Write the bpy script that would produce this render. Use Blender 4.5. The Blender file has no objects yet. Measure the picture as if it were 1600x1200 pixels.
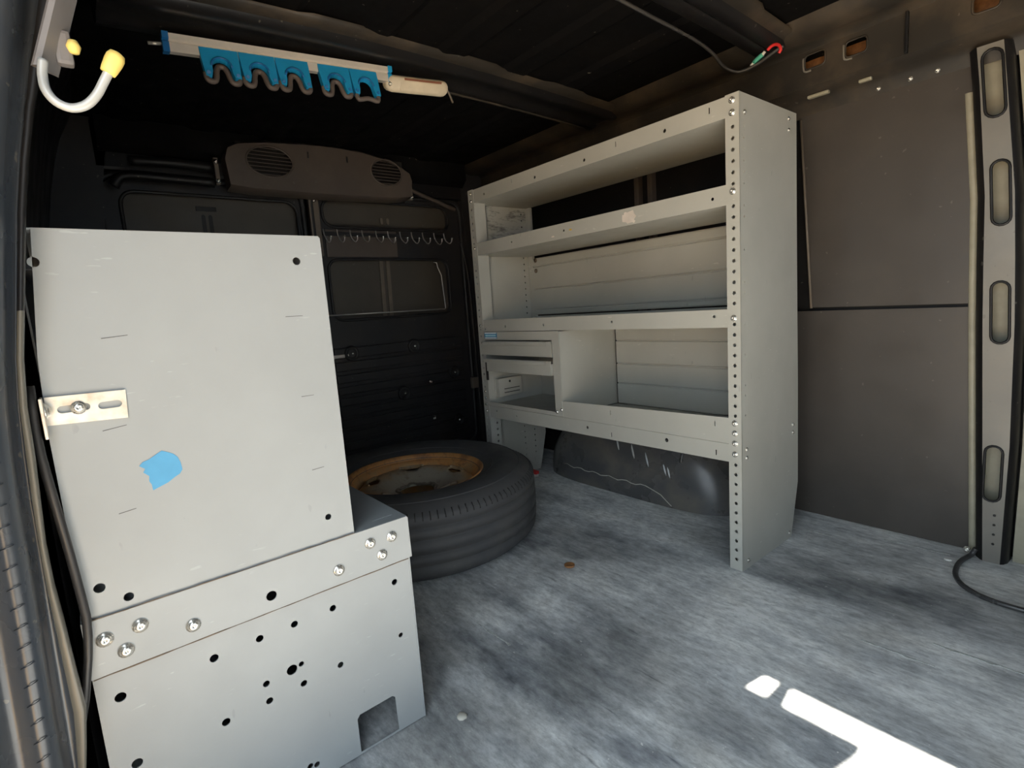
import bpy, bmesh, math, random
from mathutils import Vector, Matrix
from mathutils.geometry import tessellate_polygon
random.seed(7)
S = bpy.context.scene
COL = S.collection
PI = math.pi

# ------------------------------------------------------------------ camera, world, sun, exposure
cam_d = bpy.data.cameras.new('camera')
cam_d.sensor_fit = 'HORIZONTAL'; cam_d.sensor_width = 36.0
cam_d.lens = 831.36 / 1600 * 36.0
cam_d.clip_start = 0.01
cam = bpy.data.objects.new('camera', cam_d); COL.objects.link(cam)
cam.location = (0.6461, -1.2488, 0.7183)
cam.rotation_euler = (1.4278, 0.0691, 0.8789)
S.camera = cam

SUN_DIR = Vector((0.20, 0.80, -1.0)).normalized()
world = bpy.data.worlds.new('sky'); S.world = world
world.use_nodes = True
wn = world.node_tree; wn.nodes.clear()
wo = wn.nodes.new('ShaderNodeOutputWorld'); wb = wn.nodes.new('ShaderNodeBackground')
wb.inputs['Color'].default_value = (0.78, 0.90, 1.0, 1); wb.inputs['Strength'].default_value = 1.0
wn.links.new(wb.outputs[0], wo.inputs[0])
sun_d = bpy.data.lights.new('sun', 'SUN'); sun_d.energy = 9.0; sun_d.angle = 0.0093
sun_d.color = (1.0, 0.93, 0.82)
sun = bpy.data.objects.new('sun', sun_d); COL.objects.link(sun)
sun.location = (-1.5, -5, 6)
sun.rotation_euler = SUN_DIR.to_track_quat('-Z', 'Y').to_euler()
vs = S.view_settings
vs.view_transform = 'Standard'; vs.look = 'None'; vs.gamma = 1.0; vs.use_curve_mapping = False
vs.exposure = 2.1

# ------------------------------------------------------------------ materials
def new_mat(name):
    m = bpy.data.materials.new(name); m.use_nodes = True
    nt = m.node_tree; b = nt.nodes['Principled BSDF']
    return m, nt, b
def N(nt, t, **kw):
    n = nt.nodes.new(t)
    for k, v in kw.items():
        if k in n.inputs: n.inputs[k].default_value = v
        else: setattr(n, k, v)
    return n
def c4(c): return (c[0], c[1], c[2], 1)
def ramp(nt, src, stops, interp='LINEAR'):
    r = nt.nodes.new('ShaderNodeValToRGB'); r.color_ramp.interpolation = interp
    e = r.color_ramp.elements
    while len(e) < len(stops): e.new(0.5)
    for i, (p, c) in enumerate(stops):
        e[i].position = p; e[i].color = c4(c) if not isinstance(c, (int, float)) else (c, c, c, 1)
    nt.links.new(src, r.inputs[0]); return r
def coords(nt, scale=(1, 1, 1), rot=(0, 0, 0)):
    t = nt.nodes.new('ShaderNodeTexCoord'); mp = nt.nodes.new('ShaderNodeMapping')
    mp.inputs['Scale'].default_value = scale; mp.inputs['Rotation'].default_value = rot
    nt.links.new(t.outputs['Object'], mp.inputs['Vector']); return mp.outputs[0]
def noise(nt, vec, scale, detail=3, rough=.55):
    n = N(nt, 'ShaderNodeTexNoise', Scale=scale, Detail=detail, Roughness=rough)
    nt.links.new(vec, n.inputs['Vector']); return n.outputs['Fac']
def mix(nt, fac, a, b):
    m = nt.nodes.new('ShaderNodeMix'); m.data_type = 'RGBA'
    for sock, v in ((m.inputs[0], fac), (m.inputs[6], a), (m.inputs[7], b)):
        if hasattr(v, 'is_output'): nt.links.new(v, sock)
        elif isinstance(v, (int, float)): sock.default_value = v
        else: sock.default_value = c4(v)
    return m.outputs[2]
def bump(nt, b, h, strength=.2, dist=.002):
    n = N(nt, 'ShaderNodeBump', Strength=strength, Distance=dist)
    nt.links.new(h, n.inputs['Height']); nt.links.new(n.outputs[0], b.inputs['Normal'])

def simple(name, col, rough=.5, metal=0., var=.12, scale=25, bmp=0.):
    m, nt, b = new_mat(name)
    v = coords(nt)
    f = noise(nt, v, scale, 4)
    r = ramp(nt, f, [(.3, tuple(x * (1 - var) for x in col)), (.7, tuple(min(1, x * (1 + var)) for x in col))])
    nt.links.new(r.outputs[0], b.inputs['Base Color'])
    b.inputs['Roughness'].default_value = rough; b.inputs['Metallic'].default_value = metal
    if bmp: bump(nt, b, noise(nt, v, scale * 8, 3), bmp, .001)
    return m

def steel_paint(name, base, scuff=.5, smudge=False):
    m, nt, b = new_mat(name)
    v = coords(nt)
    col = ramp(nt, noise(nt, v, 5, 4), [(.3, tuple(x * .93 for x in base)), (.7, tuple(x * 1.05 for x in base))]).outputs[0]
    # fine light scratches with a shape of their own
    vs_ = coords(nt, (18, 18, 90), (.35, .2, .5))
    sc = ramp(nt, noise(nt, vs_, 2.2, 2, .4), [(.70, 0.0), (.735, 1.0)]).outputs[0]
    patch = ramp(nt, noise(nt, v, 9, 2), [(.52, 0.0), (.62, scuff)]).outputs[0]
    mul = N(nt, 'ShaderNodeMath', operation='MULTIPLY')
    nt.links.new(sc, mul.inputs[0]); nt.links.new(patch, mul.inputs[1])
    col = mix(nt, mul.outputs[0], col, tuple(min(1, x * 1.55) for x in base))
    dk = ramp(nt, noise(nt, coords(nt, (40, 40, 14), (.5, .1, 0)), 1.6, 2, .4), [(.75, 0.0), (.77, .55 * scuff)]).outputs[0]
    col = mix(nt, dk, col, tuple(x * .45 for x in base))
    if smudge:
        sm = ramp(nt, noise(nt, coords(nt, (1, 9, 30)), 2.3, 4, .6), [(.5, 0.0), (.68, .75)]).outputs[0]
        sx = nt.nodes.new('ShaderNodeSeparateXYZ'); nt.links.new(v, sx.inputs[0])
        hi = ramp(nt, sx.outputs[2], [(.955, 0.0), (.985, 1.0)]).outputs[0]
        m2 = N(nt, 'ShaderNodeMath', operation='MULTIPLY'); nt.links.new(sm, m2.inputs[0]); nt.links.new(hi, m2.inputs[1]); sm = m2.outputs[0]
        col = mix(nt, sm, col, (.05, .05, .05))
    nt.links.new(col, b.inputs['Base Color'])
    rr = ramp(nt, noise(nt, v, 14, 3), [(.3, .38), (.7, .52)]).outputs[0]
    nt.links.new(rr, b.inputs['Roughness'])
    bump(nt, b, noise(nt, v, 260, 2), .06, .0006)
    return m

def black_paint(name, base=(.012, .012, .013), rough=.35, dust=(.05, .042, .033), amt=.35, spec=.5):
    m, nt, b = new_mat(name)
    v = coords(nt)
    f = ramp(nt, noise(nt, v, 7, 5, .6), [(.45, 0.0), (.75, amt)]).outputs[0]
    col = mix(nt, f, base, dust)
    sp = ramp(nt, noise(nt, v, 70, 2, .4), [(.74, 0.0), (.77, .6)]).outputs[0]
    col = mix(nt, sp, col, (.14, .13, .11))
    nt.links.new(col, b.inputs['Base Color'])
    b.inputs['Specular IOR Level'].default_value = spec
    rr = ramp(nt, noise(nt, v, 10, 4), [(.3, rough * .8), (.7, min(1, rough * 1.35))]).outputs[0]
    nt.links.new(rr, b.inputs['Roughness'])
    bump(nt, b, noise(nt, v, 40, 3), .12, .002)
    return m

def floor_mat():
    m, nt, b = new_mat('worn_floor')
    v = coords(nt)
    vs_ = coords(nt, (1.0, 3.6, 1), (0, 0, -.10))
    f1 = noise(nt, v, 2.3, 5, .6)
    f2 = noise(nt, vs_, 3.2, 8, .66)
    add = N(nt, 'ShaderNodeMath', operation='MULTIPLY_ADD'); add.inputs[1].default_value = .95
    nt.links.new(f2, add.inputs[0]); nt.links.new(f1, add.inputs[2])
    col = ramp(nt, add.outputs[0], [(.70, (.030, .033, .039)), (.90, (.085, .092, .100)), (1.06, (.165, .172, .175)), (1.25, (.25, .255, .25))])
    # ramp clamps at 1: bring the sum into range
    add.inputs[1].default_value = .95
    sub = N(nt, 'ShaderNodeMath', operation='MULTIPLY'); sub.inputs[1].default_value = .8
    nt.links.new(add.outputs[0], sub.inputs[0])
    r = ramp(nt, sub.outputs[0], [(.56, (.13, .138, .155)), (.66, (.31, .325, .34)), (.76, (.52, .535, .54)), (.90, (.74, .75, .74))])
    nt.nodes.remove(col)
    c = r.outputs[0]
    # brownish dusty areas
    c = mix(nt, ramp(nt, noise(nt, v, 4.5, 3), [(.55, 0.0), (.75, .35)]).outputs[0], c, (.33, .30, .25))
    # long pale scrapes along the load direction
    sc = ramp(nt, noise(nt, coords(nt, (2.2, 30, 1), (0, 0, -.16)), 2.6, 5, .6), [(.63, 0.0), (.72, .8)]).outputs[0]
    pt = ramp(nt, noise(nt, v, 3.4, 2), [(.48, 0.0), (.62, 1.0)]).outputs[0]
    mu = N(nt, 'ShaderNodeMath', operation='MULTIPLY'); nt.links.new(sc, mu.inputs[0]); nt.links.new(pt, mu.inputs[1])
    c = mix(nt, mu.outputs[0], c, (.62, .64, .64))
    dk = ramp(nt, noise(nt, coords(nt, (3, 22, 1), (0, 0, -.22)), 3.1, 5, .6), [(.63, 0.0), (.75, .7)]).outputs[0]
    c = mix(nt, dk, c, (.075, .08, .095))
    sp = ramp(nt, noise(nt, v, 95, 2, .4), [(.715, 0.0), (.74, .9)]).outputs[0]
    c = mix(nt, sp, c, (.72, .72, .70))
    bl = ramp(nt, noise(nt, coords(nt, (1, 1.5, 1), (0, 0, -.2)), 1.7, 4, .6), [(.36, .55), (.5, 1.08), (.66, 1.35)]).outputs[0]
    bmx = nt.nodes.new('ShaderNodeMix'); bmx.data_type = 'RGBA'; bmx.blend_type = 'MULTIPLY'; bmx.inputs[0].default_value = 1.0
    nt.links.new(c, bmx.inputs[6]); nt.links.new(bl, bmx.inputs[7]); c = bmx.outputs[2]
    gr = ramp(nt, noise(nt, coords(nt, (1, 2.4, 1), (0, 0, -.15)), 34, 8, .78), [(.28, .52), (.5, 1.02), (.74, 1.5)]).outputs[0]
    gm = nt.nodes.new('ShaderNodeMix'); gm.data_type = 'RGBA'; gm.blend_type = 'MULTIPLY'; gm.inputs[0].default_value = 1.0; gm.clamp_result = False
    nt.links.new(c, gm.inputs[6]); nt.links.new(gr, gm.inputs[7]); c = gm.outputs[2]
    nt.links.new(c, b.inputs['Base Color'])
    nt.links.new(ramp(nt, f2, [(.3, .42), (.7, .62)]).outputs[0], b.inputs['Roughness'])
    bump(nt, b, f2, .12, .004)
    return m

def rust_mat():
    m, nt, b = new_mat('rusty_rim')
    v = coords(nt)
    sep = nt.nodes.new('ShaderNodeSeparateXYZ'); nt.links.new(v, sep.inputs[0])
    l = N(nt, 'ShaderNodeVectorMath', operation='LENGTH')
    cm = nt.nodes.new('ShaderNodeCombineXYZ'); nt.links.new(sep.outputs[0], cm.inputs[0]); nt.links.new(sep.outputs[1], cm.inputs[1])
    nt.links.new(cm.outputs[0], l.inputs[0])
    ad = N(nt, 'ShaderNodeMath', operation='MULTIPLY_ADD'); ad.inputs[1].default_value = .16
    nt.links.new(noise(nt, v, 14, 5, .65), ad.inputs[0]); nt.links.new(l.outputs['Value'], ad.inputs[2])
    rim = ramp(nt, ad.outputs[0], [(.19, (.40, .36, .29)), (.25, (.46, .30, .15)), (.285, (.62, .30, .10)), (.31, (.34, .16, .07))])
    c = mix(nt, ramp(nt, noise(nt, v, 40, 4, .7), [(.55, 0.0), (.7, .6)]).outputs[0], rim.outputs[0], (.14, .075, .045))
    nt.links.new(c, b.inputs['Base Color']); b.inputs['Roughness'].default_value = .5; b.inputs['Metallic'].default_value = .1
    bump(nt, b, noise(nt, v, 90, 4), .3, .001)
    return m

def zinc_mat():
    m, nt, b = new_mat('zinc_plate')
    v = coords(nt)
    c = ramp(nt, noise(nt, v, 60, 4), [(.3, (.62, .50, .40)), (.5, (.72, .68, .60)), (.7, (.80, .76, .72))])
    nt.links.new(c.outputs[0], b.inputs['Base Color']); b.inputs['Metallic'].default_value = .55; b.inputs['Roughness'].default_value = .38
    return m

GREY = (.425, .425, .385)
M = dict(
    steel=steel_paint('grey_shelf_paint', GREY),
    steel_smudge=steel_paint('grey_shelf_paint_smudged', GREY, .6, True),
    steel_box=steel_paint('grey_cabinet_paint', (.295, .315, .322), .35),
    black=black_paint('black_body_paint', (.010, .010, .011), .4, (.035, .030, .025), .35, .3),
    blackdust=black_paint('dusty_black_paint', (.028, .025, .021), .42, (.12, .09, .06), .55, .35),
    ceil=black_paint('black_ceiling_paint', (.0045, .0045, .005), .75, (.011, .009, .007), .35, .08),
    panel=black_paint('black_hardboard', (.058, .050, .043), .36, (.080, .068, .056), .5),
    pillar=black_paint('black_pillar_paint', (.17, .16, .14), .34, (.24, .22, .18), .5),
    skin=simple('primer_outer_skin', (.30, .28, .21), .5),
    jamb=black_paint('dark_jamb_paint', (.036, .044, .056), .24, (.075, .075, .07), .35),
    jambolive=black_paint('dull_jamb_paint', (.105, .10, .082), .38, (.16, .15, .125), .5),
    floor=floor_mat(), rust=rust_mat(), zinc=zinc_mat(),
    tyre=black_paint('tyre_rubber', (.062, .063, .067), .62, (.12, .115, .105), .5),
    rubber=black_paint('black_rubber', (.016, .016, .017), .5, (.05, .045, .04), .4),
    grip=simple('dusty_grip_rubber', (.11, .09, .08), .6),
    well=black_paint('wheel_well_plastic', (.075, .075, .076), .28, (.22, .19, .15), .55),
    blue=simple('blue_plastic', (.015, .30, .60), .38, 0, .06),
    bluedark=simple('dark_blue_plastic', (.01, .13, .36), .38, 0, .06),
    alu=simple('aluminium', (.72, .68, .62), .38, .35, .05),
    bolt=simple('zinc_bolt', (.78, .76, .70), .25, .8, .1, 90),
    plate=simple('grey_plate', (.20, .19, .19), .5, .1, .1),
    tube=simple('grey_tube', (.50, .52, .52), .35, .2, .06),
    yellow=simple('yellow_plastic', (.88, .68, .20), .5, 0, .12, 30),
    lens=simple('yellowed_white_plastic', (.62, .55, .42), .45, 0, .12, 18),
    brown=simple('brown_stain', (.20, .07, .035), .6),
    tape=simple('blue_masking_tape', (.075, .29, .50), .7, 0, .06, 40),
    trim=black_paint('dusty_trim_plastic', (.095, .076, .064), .42, (.14, .11, .085), .6),
    rdoor=black_paint('black_rear_door_paint', (.030, .030, .032), .38, (.06, .05, .04), .45, .35),
    winpanel=black_paint('window_blank', (.075, .066, .054), .45, (.10, .085, .065), .5),
    strip=simple('brown_grey_strip', (.16, .13, .10), .55),
    wire=simple('bare_wire', (.55, .53, .50), .35, .6),
    darkwire=simple('dark_wire', (.06, .055, .05), .45, .3),
    cable=black_paint('black_cable', (.045, .045, .046), .3, (.09, .085, .08), .4),
    red=simple('red_plastic', (.62, .03, .03), .45), green=simple('green_plastic', (.08, .42, .30), .45),
    white=simple('white_paper', (.80, .80, .76), .7), wood=simple('brown_cap', (.28, .13, .05), .6, 0, .4, 60),
    pebble=simple('pale_crumb', (.50, .48, .42), .8),
    stickb=simple('sticker_blue', (.03, .20, .42), .5, 0, .05), stickw=simple('sticker_white', (.82, .88, .90), .5, 0, .05),
    stickp=simple('sticker_pale_blue', (.36, .66, .78), .5, 0, .05),
    ground=simple('sunlit_concrete', (.55, .39, .23), .9, 0, .1, 3),
    grime_shade=simple('brown_grime_shade', (.12, .09, .065), .9, 0, .4, 60),
    scrape=simple('pale_scrape', (.50, .52, .50), .7, 0, .35, 120),
    mark=simple('pencil_mark', (.10, .10, .10), .8),
    yelpaint=simple('yellow_paint_chip', (.62, .42, .06), .6),
    foil=simple('torn_sticker', (.66, .60, .54), .5),
)

# ------------------------------------------------------------------ geometry helpers
def empty(name, loc=(0, 0, 0)):
    o = bpy.data.objects.new(name, None); o.location = loc; o.empty_display_size = .05
    COL.objects.link(o); return o
def tag(o, label=None, cat=None, group=None, kind=None):
    if label: o['label'] = label
    if cat: o['category'] = cat
    if group: o['group'] = group
    if kind: o['kind'] = kind
    return o
class MB:
    def __init__(s): s.bm = bmesh.new()
    def face(s, pts):
        vs_ = [s.bm.verts.new(p) for p in pts]; return s.bm.faces.new(vs_)
    def box(s, a, b, bev=0.0):
        x0, y0, z0 = (min(a[i], b[i]) for i in range(3)); x1, y1, z1 = (max(a[i], b[i]) for i in range(3))
        v = [s.bm.verts.new(p) for p in ((x0, y0, z0), (x1, y0, z0), (x1, y1, z0), (x0, y1, z0), (x0, y0, z1), (x1, y0, z1), (x1, y1, z1), (x0, y1, z1))]
        fs = [s.bm.faces.new([v[i] for i in q]) for q in ((0, 3, 2, 1), (4, 5, 6, 7), (0, 1, 5, 4), (1, 2, 6, 5), (2, 3, 7, 6), (3, 0, 4, 7))]
        if bev:
            es = {e for f in fs for e in f.edges}
            bmesh.ops.bevel(s.bm, geom=list(es), offset=bev, segments=2, affect='EDGES', profile=.6)
        return s
    def tube(s, pts, r, seg=8, smooth_n=0, caps=True):
        P = [Vector(p) for p in pts]
        if smooth_n: P = spline(P, smooth_n)
        rs = r if isinstance(r, (list, tuple)) else [r] * len(P)
        if len(rs) != len(P): rs = [rs[0]] * len(P)
        rings = []; up = None
        for i, p in enumerate(P):
            d = (P[min(i + 1, len(P) - 1)] - P[max(i - 1, 0)]).normalized()
            if up is None: up = d.orthogonal().normalized()
            up = (up - d * up.dot(d)).normalized(); w = d.cross(up)
            rings.append([s.bm.verts.new(p + (up * math.cos(2 * PI * k / seg) + w * math.sin(2 * PI * k / seg)) * rs[i]) for k in range(seg)])
        for a, b in zip(rings, rings[1:]):
            for k in range(seg):
                f = s.bm.faces.new((a[k], a[(k + 1) % seg], b[(k + 1) % seg], b[k])); f.smooth = True
        if caps: s.bm.faces.new(rings[0][::-1]); s.bm.faces.new(rings[-1])
        return s
    def lathe(s, prof, seg=48, M_=None, close=False, smooth=True):
        M_ = M_ or Matrix.Identity(4); rings = []
        for r, z in prof:
            if r < 1e-6: rings.append([s.bm.verts.new(M_ @ Vector((0, 0, z)))])
            else: rings.append([s.bm.verts.new(M_ @ Vector((r * math.cos(2 * PI * k / seg), r * math.sin(2 * PI * k / seg), z))) for k in range(seg)])
        prs = list(zip(rings, rings[1:]))
        if close: prs.append((rings[-1], rings[0]))
        for a, b in prs:
            for k in range(seg):
                k2 = (k + 1) % seg
                if len(a) == 1 and len(b) == 1: continue
                q = (a[0], b[k2], b[k]) if len(a) == 1 else (a[k], a[k2], b[0]) if len(b) == 1 else (a[k], a[k2], b[k2], b[k])
                f = s.bm.faces.new(q); f.smooth = smooth
        return s
    def plate(s, outline, holes, O, U, V, t):
        """flat sheet: outline and holes in (u,v); front at O, thickness t along -(UxV)"""
        O, U, V = Vector(O), Vector(U), Vector(V); Nn = U.cross(V).normalized()
        loops = [list(outline)] + [list(h) for h in holes]
        tri = tessellate_polygon([[Vector((u, v, 0)) for u, v in l] for l in loops])
        flat = [q for l in loops for q in l]
        F = [s.bm.verts.new(O + U * u + V * v) for u, v in flat]; B = [s.bm.verts.new(O + U * u + V * v - Nn * t) for u, v in flat]
        for a, b, c in tri:
            ar = (flat[b][0] - flat[a][0]) * (flat[c][1] - flat[a][1]) - (flat[b][1] - flat[a][1]) * (flat[c][0] - flat[a][0])
            if abs(ar) < 1e-14: continue
            if ar < 0: a, b = b, a
            try: s.bm.faces.new((F[a], F[b], F[c])); s.bm.faces.new((B[c], B[b], B[a]))
            except ValueError: pass
        i = 0
        for l in loops:
            n = len(l)
            for k in range(n):
                a, b = i + k, i + (k + 1) % n
                try: s.bm.faces.new((F[a], B[a], B[b], F[b]))
                except ValueError: pass
            i += n
        return s
    def loft(s, rows, smooth=True):
        R = [[s.bm.verts.new(p) for p in r] for r in rows]
        for a, b in zip(R, R[1:]):
            for k in range(len(a) - 1):
                f = s.bm.faces.new((a[k], a[k + 1], b[k + 1], b[k])); f.smooth = smooth
        return s
    def build(s, name, mat, parent=None, loc=None, recalc=True):
        if recalc: bmesh.ops.recalc_face_normals(s.bm, faces=s.bm.faces)
        me = bpy.data.meshes.new(name); s.bm.to_mesh(me); s.bm.free()
        return mob(name, me, mat, parent, loc)
def mob(name, me, mat, parent=None, loc=None):
    if mat is not None and not me.materials: me.materials.append(M[mat] if isinstance(mat, str) else mat)
    o = bpy.data.objects.new(name, me); COL.objects.link(o)
    if parent: o.parent = parent
    if loc: o.location = loc
    return o
def rel(o, parent):   # geometry written in world coordinates under a parent that stands elsewhere
    p = parent; off = Vector((0, 0, 0))
    while p: off += Vector(p.location); p = p.parent
    o.location = Vector(o.location) - off; return o
def spline(P, n):
    P = [Vector(p) for p in P]; out = []
    for i in range(len(P) - 1):
        p0, p1, p2, p3 = P[max(i - 1, 0)], P[i], P[i + 1], P[min(i + 2, len(P) - 1)]
        for k in range(n):
            t = k / n
            out.append(.5 * ((2 * p1) + (p2 - p0) * t + (2 * p0 - 5 * p1 + 4 * p2 - p3) * t * t + (3 * p1 - p0 - 3 * p2 + p3) * t ** 3))
    out.append(P[-1]); return out
def circ(u, v, r, n=12, ru=None): return [(u + (ru or r) * math.cos(2 * PI * k / n), v + r * math.sin(2 * PI * k / n)) for k in range(n)]
def rect(u0, v0, u1, v1): return [(u0, v0), (u1, v0), (u1, v1), (u0, v1)]
def rrect(u0, v0, u1, v1, r, n=5):
    out = []
    for cu, cv, a0 in ((u1 - r, v1 - r, 0), (u0 + r, v1 - r, 90), (u0 + r, v0 + r, 180), (u1 - r, v0 + r, 270)):
        for k in range(n + 1):
            a = math.radians(a0 + 90 * k / n); out.append((cu + r * math.cos(a), cv + r * math.sin(a)))
    return out
def interp(tab, z):
    tab = sorted(tab)
    if z <= tab[0][0]: return tab[0][1]
    for (a, b), (c, d) in zip(tab, tab[1:]):
        if z <= c: return b + (d - b) * (z - a) / (c - a)
    return tab[-1][1]
X, Y, Z = (1, 0, 0), (0, 1, 0), (0, 0, 1)
NX = (-1, 0, 0)

# a bolt: washer and domed head with a cross recess, axis +Z
def bolt_mesh(r):
    b = MB(); b.lathe([(0, 0), (r * 1.25, 0), (r * 1.25, r * .22), (r, r * .25), (r * .9, r * .55), (r * .6, r * .78), (r * .28, r * .84), (r * .2, r * .6), (0, r * .6)], 14)
    bmesh.ops.recalc_face_normals(b.bm, faces=b.bm.faces)
    me = bpy.data.meshes.new('bolt'); b.bm.to_mesh(me); b.bm.free(); me.materials.append(M['bolt']); return me
BOLT = bolt_mesh(.0062); BOLT_S = bolt_mesh(.0046); BOLT_L = bolt_mesh(.0072)
def bolt(parent, p, axis, me=BOLT, name='bolt'):
    o = bpy.data.objects.new(name, me); COL.objects.link(o); o.parent = parent
    o.location = p; o.rotation_euler = Vector(axis).to_track_quat('Z', 'Y').to_euler()
    return rel(o, parent)
def part(mb, name, mat, parent, root_off=True):
    o = mb.build(name, mat, parent)
    return rel(o, parent)

# ================================================================== THE VAN SHELL
XR, XF, YN, YF, ZC = -1.60, 1.45, -1.30, 0.50, 1.40
# ground outside
g = MB(); g.box((-14, -16, -.78), (14, 14, -.70)); tag(g.build('ground', 'ground'), 'pale concrete ground outside the van', None, None, 'structure')
# floor
f = MB(); f.box((XR - .04, YN - .06, -.04), (XF, YF + .04, 0)); fl = tag(f.build('floor', 'floor'), 'scuffed dark grey van floor', None, None, 'structure')
for x0, x1, yy, h0 in ((.190, .335, .430, .006), (.020, .090, .360, .008), (.40, .60, -.02, .010), (.30, .42, -.10, .006), (-.32, -.20, -.62, .007)):   # scraped streaks of old paint
    n = 14; up = [(x0 + (x1 - x0) * k / n, yy + .03 * k / n * (x1 - x0) + random.uniform(.1, .5) * h0) for k in range(n + 1)]; lo = [(u, v - random.uniform(.2, 1.0) * h0) for u, v in reversed(up)]
    b = MB(); b.plate(up + lo, [], (0, 0, .0006), X, Y, .0006); b.build('paint_scrape', 'scrape', fl)
# ceiling with shallow longitudinal ribs
c = MB(); c.box((XR - .04, YN - .06, ZC), (XF, YF + .04, ZC + .03))
ce = tag(c.build('ceiling', 'ceil'), 'black painted van ceiling', None, None, 'structure')
for yy in (-1.02, -.80, -.58, -.36, -.14, .08):
    b = MB(); b.loft([[(x, yy - .05, ZC), (x, yy - .03, ZC - .008), (x, yy + .03, ZC - .008), (x, yy + .05, ZC)] for x in (XR, XF)], False)
    b.build('roof_rib', 'ceil', ce)
# far (driver side) wall: outer skin, then pillar, rail and hardboard panels
w = MB(); w.box((XR - .04, YF + .02, 0), (XF, YF + .06, ZC)); wf = tag(w.build('wall_far', 'black'), 'black far side wall of the van', None, None, 'structure')
b = MB(); b.plate([(-.10, 0.002), (.372, 0.002), (.355, .640), (-.10, .645)], [], (0, .497, 0), X, Z, .006)
tag(b.build('panel', 'panel', wf), 'lower black hardboard wall panel')
b = MB(); b.plate([(-.035, .655), (.352, .649), (.326, 1.225), (-.075, 1.262)], [], (0, .490, 0), X, Z, .006)
tag(b.build('panel', 'panel', wf), 'upper black hardboard wall panel')
b = MB(); b.tube([(-.064, .484, 1.20), (-.047, .482, .94), (-.029, .482, .653)], .0035, 6); b.build('panel_edge', 'strip', wf)
# panels behind the shelf
b = MB(); b.box((-1.55, .499, .30), (-.11, .506, 1.24)); b.build('panel', 'black', wf)
for xx in (-.66, -.60):   # wall ribs seen through the open top bay
    b = MB(); b.box((xx, .47, .3), (xx + .022, .50, 1.24), .006); b.build('wall_rib', 'trim', wf)
# slotted pillar
pl = tag(empty('trim_1', (.40, .45, 0)), 'black pillar with long oval slots on the far wall', None, None, 'structure')
def px0(z): return interp([(0, .391), (.64, .364), (.9, .357), (1.19, .334), (1.26, .325)], z)
def px1(z): return interp([(0, .436), (.3, .440), (.64, .434), (.9, .421), (1.21, .390), (1.26, .384)], z)
zs = [0, .1, .2, .3, .45, .6, .75, .9, 1.05, 1.15, 1.235]
def slot(cx, z0, z1, wd, lean):
    n = 7; r = wd / 2; o = []
    for k in range(n + 1):
        a = PI * k / n; zz = z1 - r + r * math.sin(a); o.append((cx + r * math.cos(a) + lean * (zz - (z0 + z1) / 2), zz))
    for k in range(n + 1):
        a = PI + PI * k / n; zz = z0 + r + r * math.sin(a); o.append((cx + r * math.cos(a) + lean * (zz - (z0 + z1) / 2), zz))
    return o
slots = [slot(.368, 1.073, 1.222, .036, -.09), slot(.391, .829, .975, .033, -.06), slot(.4025, .553, .699, .033, -.04), slot(.4065, .160, .301, .033, .0)]
out = [(px0(z) + .006, z) for z in zs] + [(px1(z) - .006, z) for z in reversed(zs)]
b = MB(); b.plate(out, slots, (0, .450, 0), X, Z, .0025); part(b, 'pillar_face', 'pillar', pl)
for sl in slots:   # raised rolled lip round each slot
    b = MB(); P_ = [(u, .449, v) for u, v in sl]; b.tube(P_ + [P_[0]], .0030, 6, 0, False); part(b, 'slot_lip', 'black', pl)
b = MB(); b.loft([[(px0(z) - .014, .494, z), (px0(z) - .010, .470, z), (px0(z), .455, z), (px0(z) + .006, .450, z)] for z in zs]); part(b, 'pillar_side', 'black', pl)
b = MB(); b.loft([[(px1(z) - .006, .450, z), (px1(z), .455, z), (px1(z) + .006, .47, z), (px1(z) + .008, .50, z)] for z in zs]); part(b, 'pillar_side', 'black', pl)
b = MB(); b.loft([[(px0(z) - .028, .489, z), (px0(z) - .026, .485, z), (px0(z) - .016, .485, z), (px0(z) - .013, .489, z)] for z in zs[:-1]]); part(b, 'flange', 'skin', pl)
b = MB(); b.loft([[(px0(z), .508, z), (px1(z), .508, z)] for z in zs]); part(b, 'inner_skin', 'skin', pl)
b = MB(); b.loft([[(px1(z) + .012, .489, z), (px1(z) + .05, .489, z)] for z in zs]); part(b, 'flange', 'skin', pl)
for z in (.05, .075, .10, .125): b = MB(); b.lathe([(0, 0), (.003, 0), (.003, .0012), (0, .0012)], 8, Matrix.Translation((.415, .450, z)) @ Matrix.Rotation(PI / 2, 4, 'X')); part(b, 'rivet', 'rubber', pl)
bolt(pl, (.366, .452, .02), (0, -1, 0), BOLT)
# roof side rail of the far wall
rl = tag(empty('trim_2', (0, .42, 1.25)), 'black roof side rail with square punched holes', None, None, 'structure')
holes = [rrect(-.026, 1.308, .026, 1.345, .010), rrect(.074, 1.302, .124, 1.340, .010), rrect(.330, 1.295, .378, 1.333, .010)]
b = MB(); b.plate(rect(-1.58, 1.262, 1.55, 1.356), holes, (0, .415, 0), X, Z, .003); part(b, 'rail_face', 'blackdust', rl)
for h in holes: b = MB(); b.tube([(u, .4135, v) for u, v in h] + [(h[0][0], .4135, h[0][1])], .0025, 6, 0, False); part(b, 'hole_lip', 'blackdust', rl)
for h0, h1, v0, v1 in ((-.030, .0, 1.304, 1.340), (.070, .10, 1.298, 1.336)):  # paler tubes draw the highlight on the left and bottom hole edges
    b = MB(); b.tube([(h0, .413, v1), (h0 + .001, .413, v0 + .008), (h0 + .007, .413, v0), (h0 + .020, .413, v0 - .001)], .0028, 6, 4); part(b, 'corner_highlight', 'pillar', rl)
b = MB(); b.loft([[(x, .415, 1.262), (x, .43, 1.252), (x, .462, 1.248), (x, .478, 1.236), (x, .492, 1.205)] for x in (-1.58, -.2, .18, .22, 1.55)]); part(b, 'lower_ledge', 'blackdust', rl)
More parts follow.
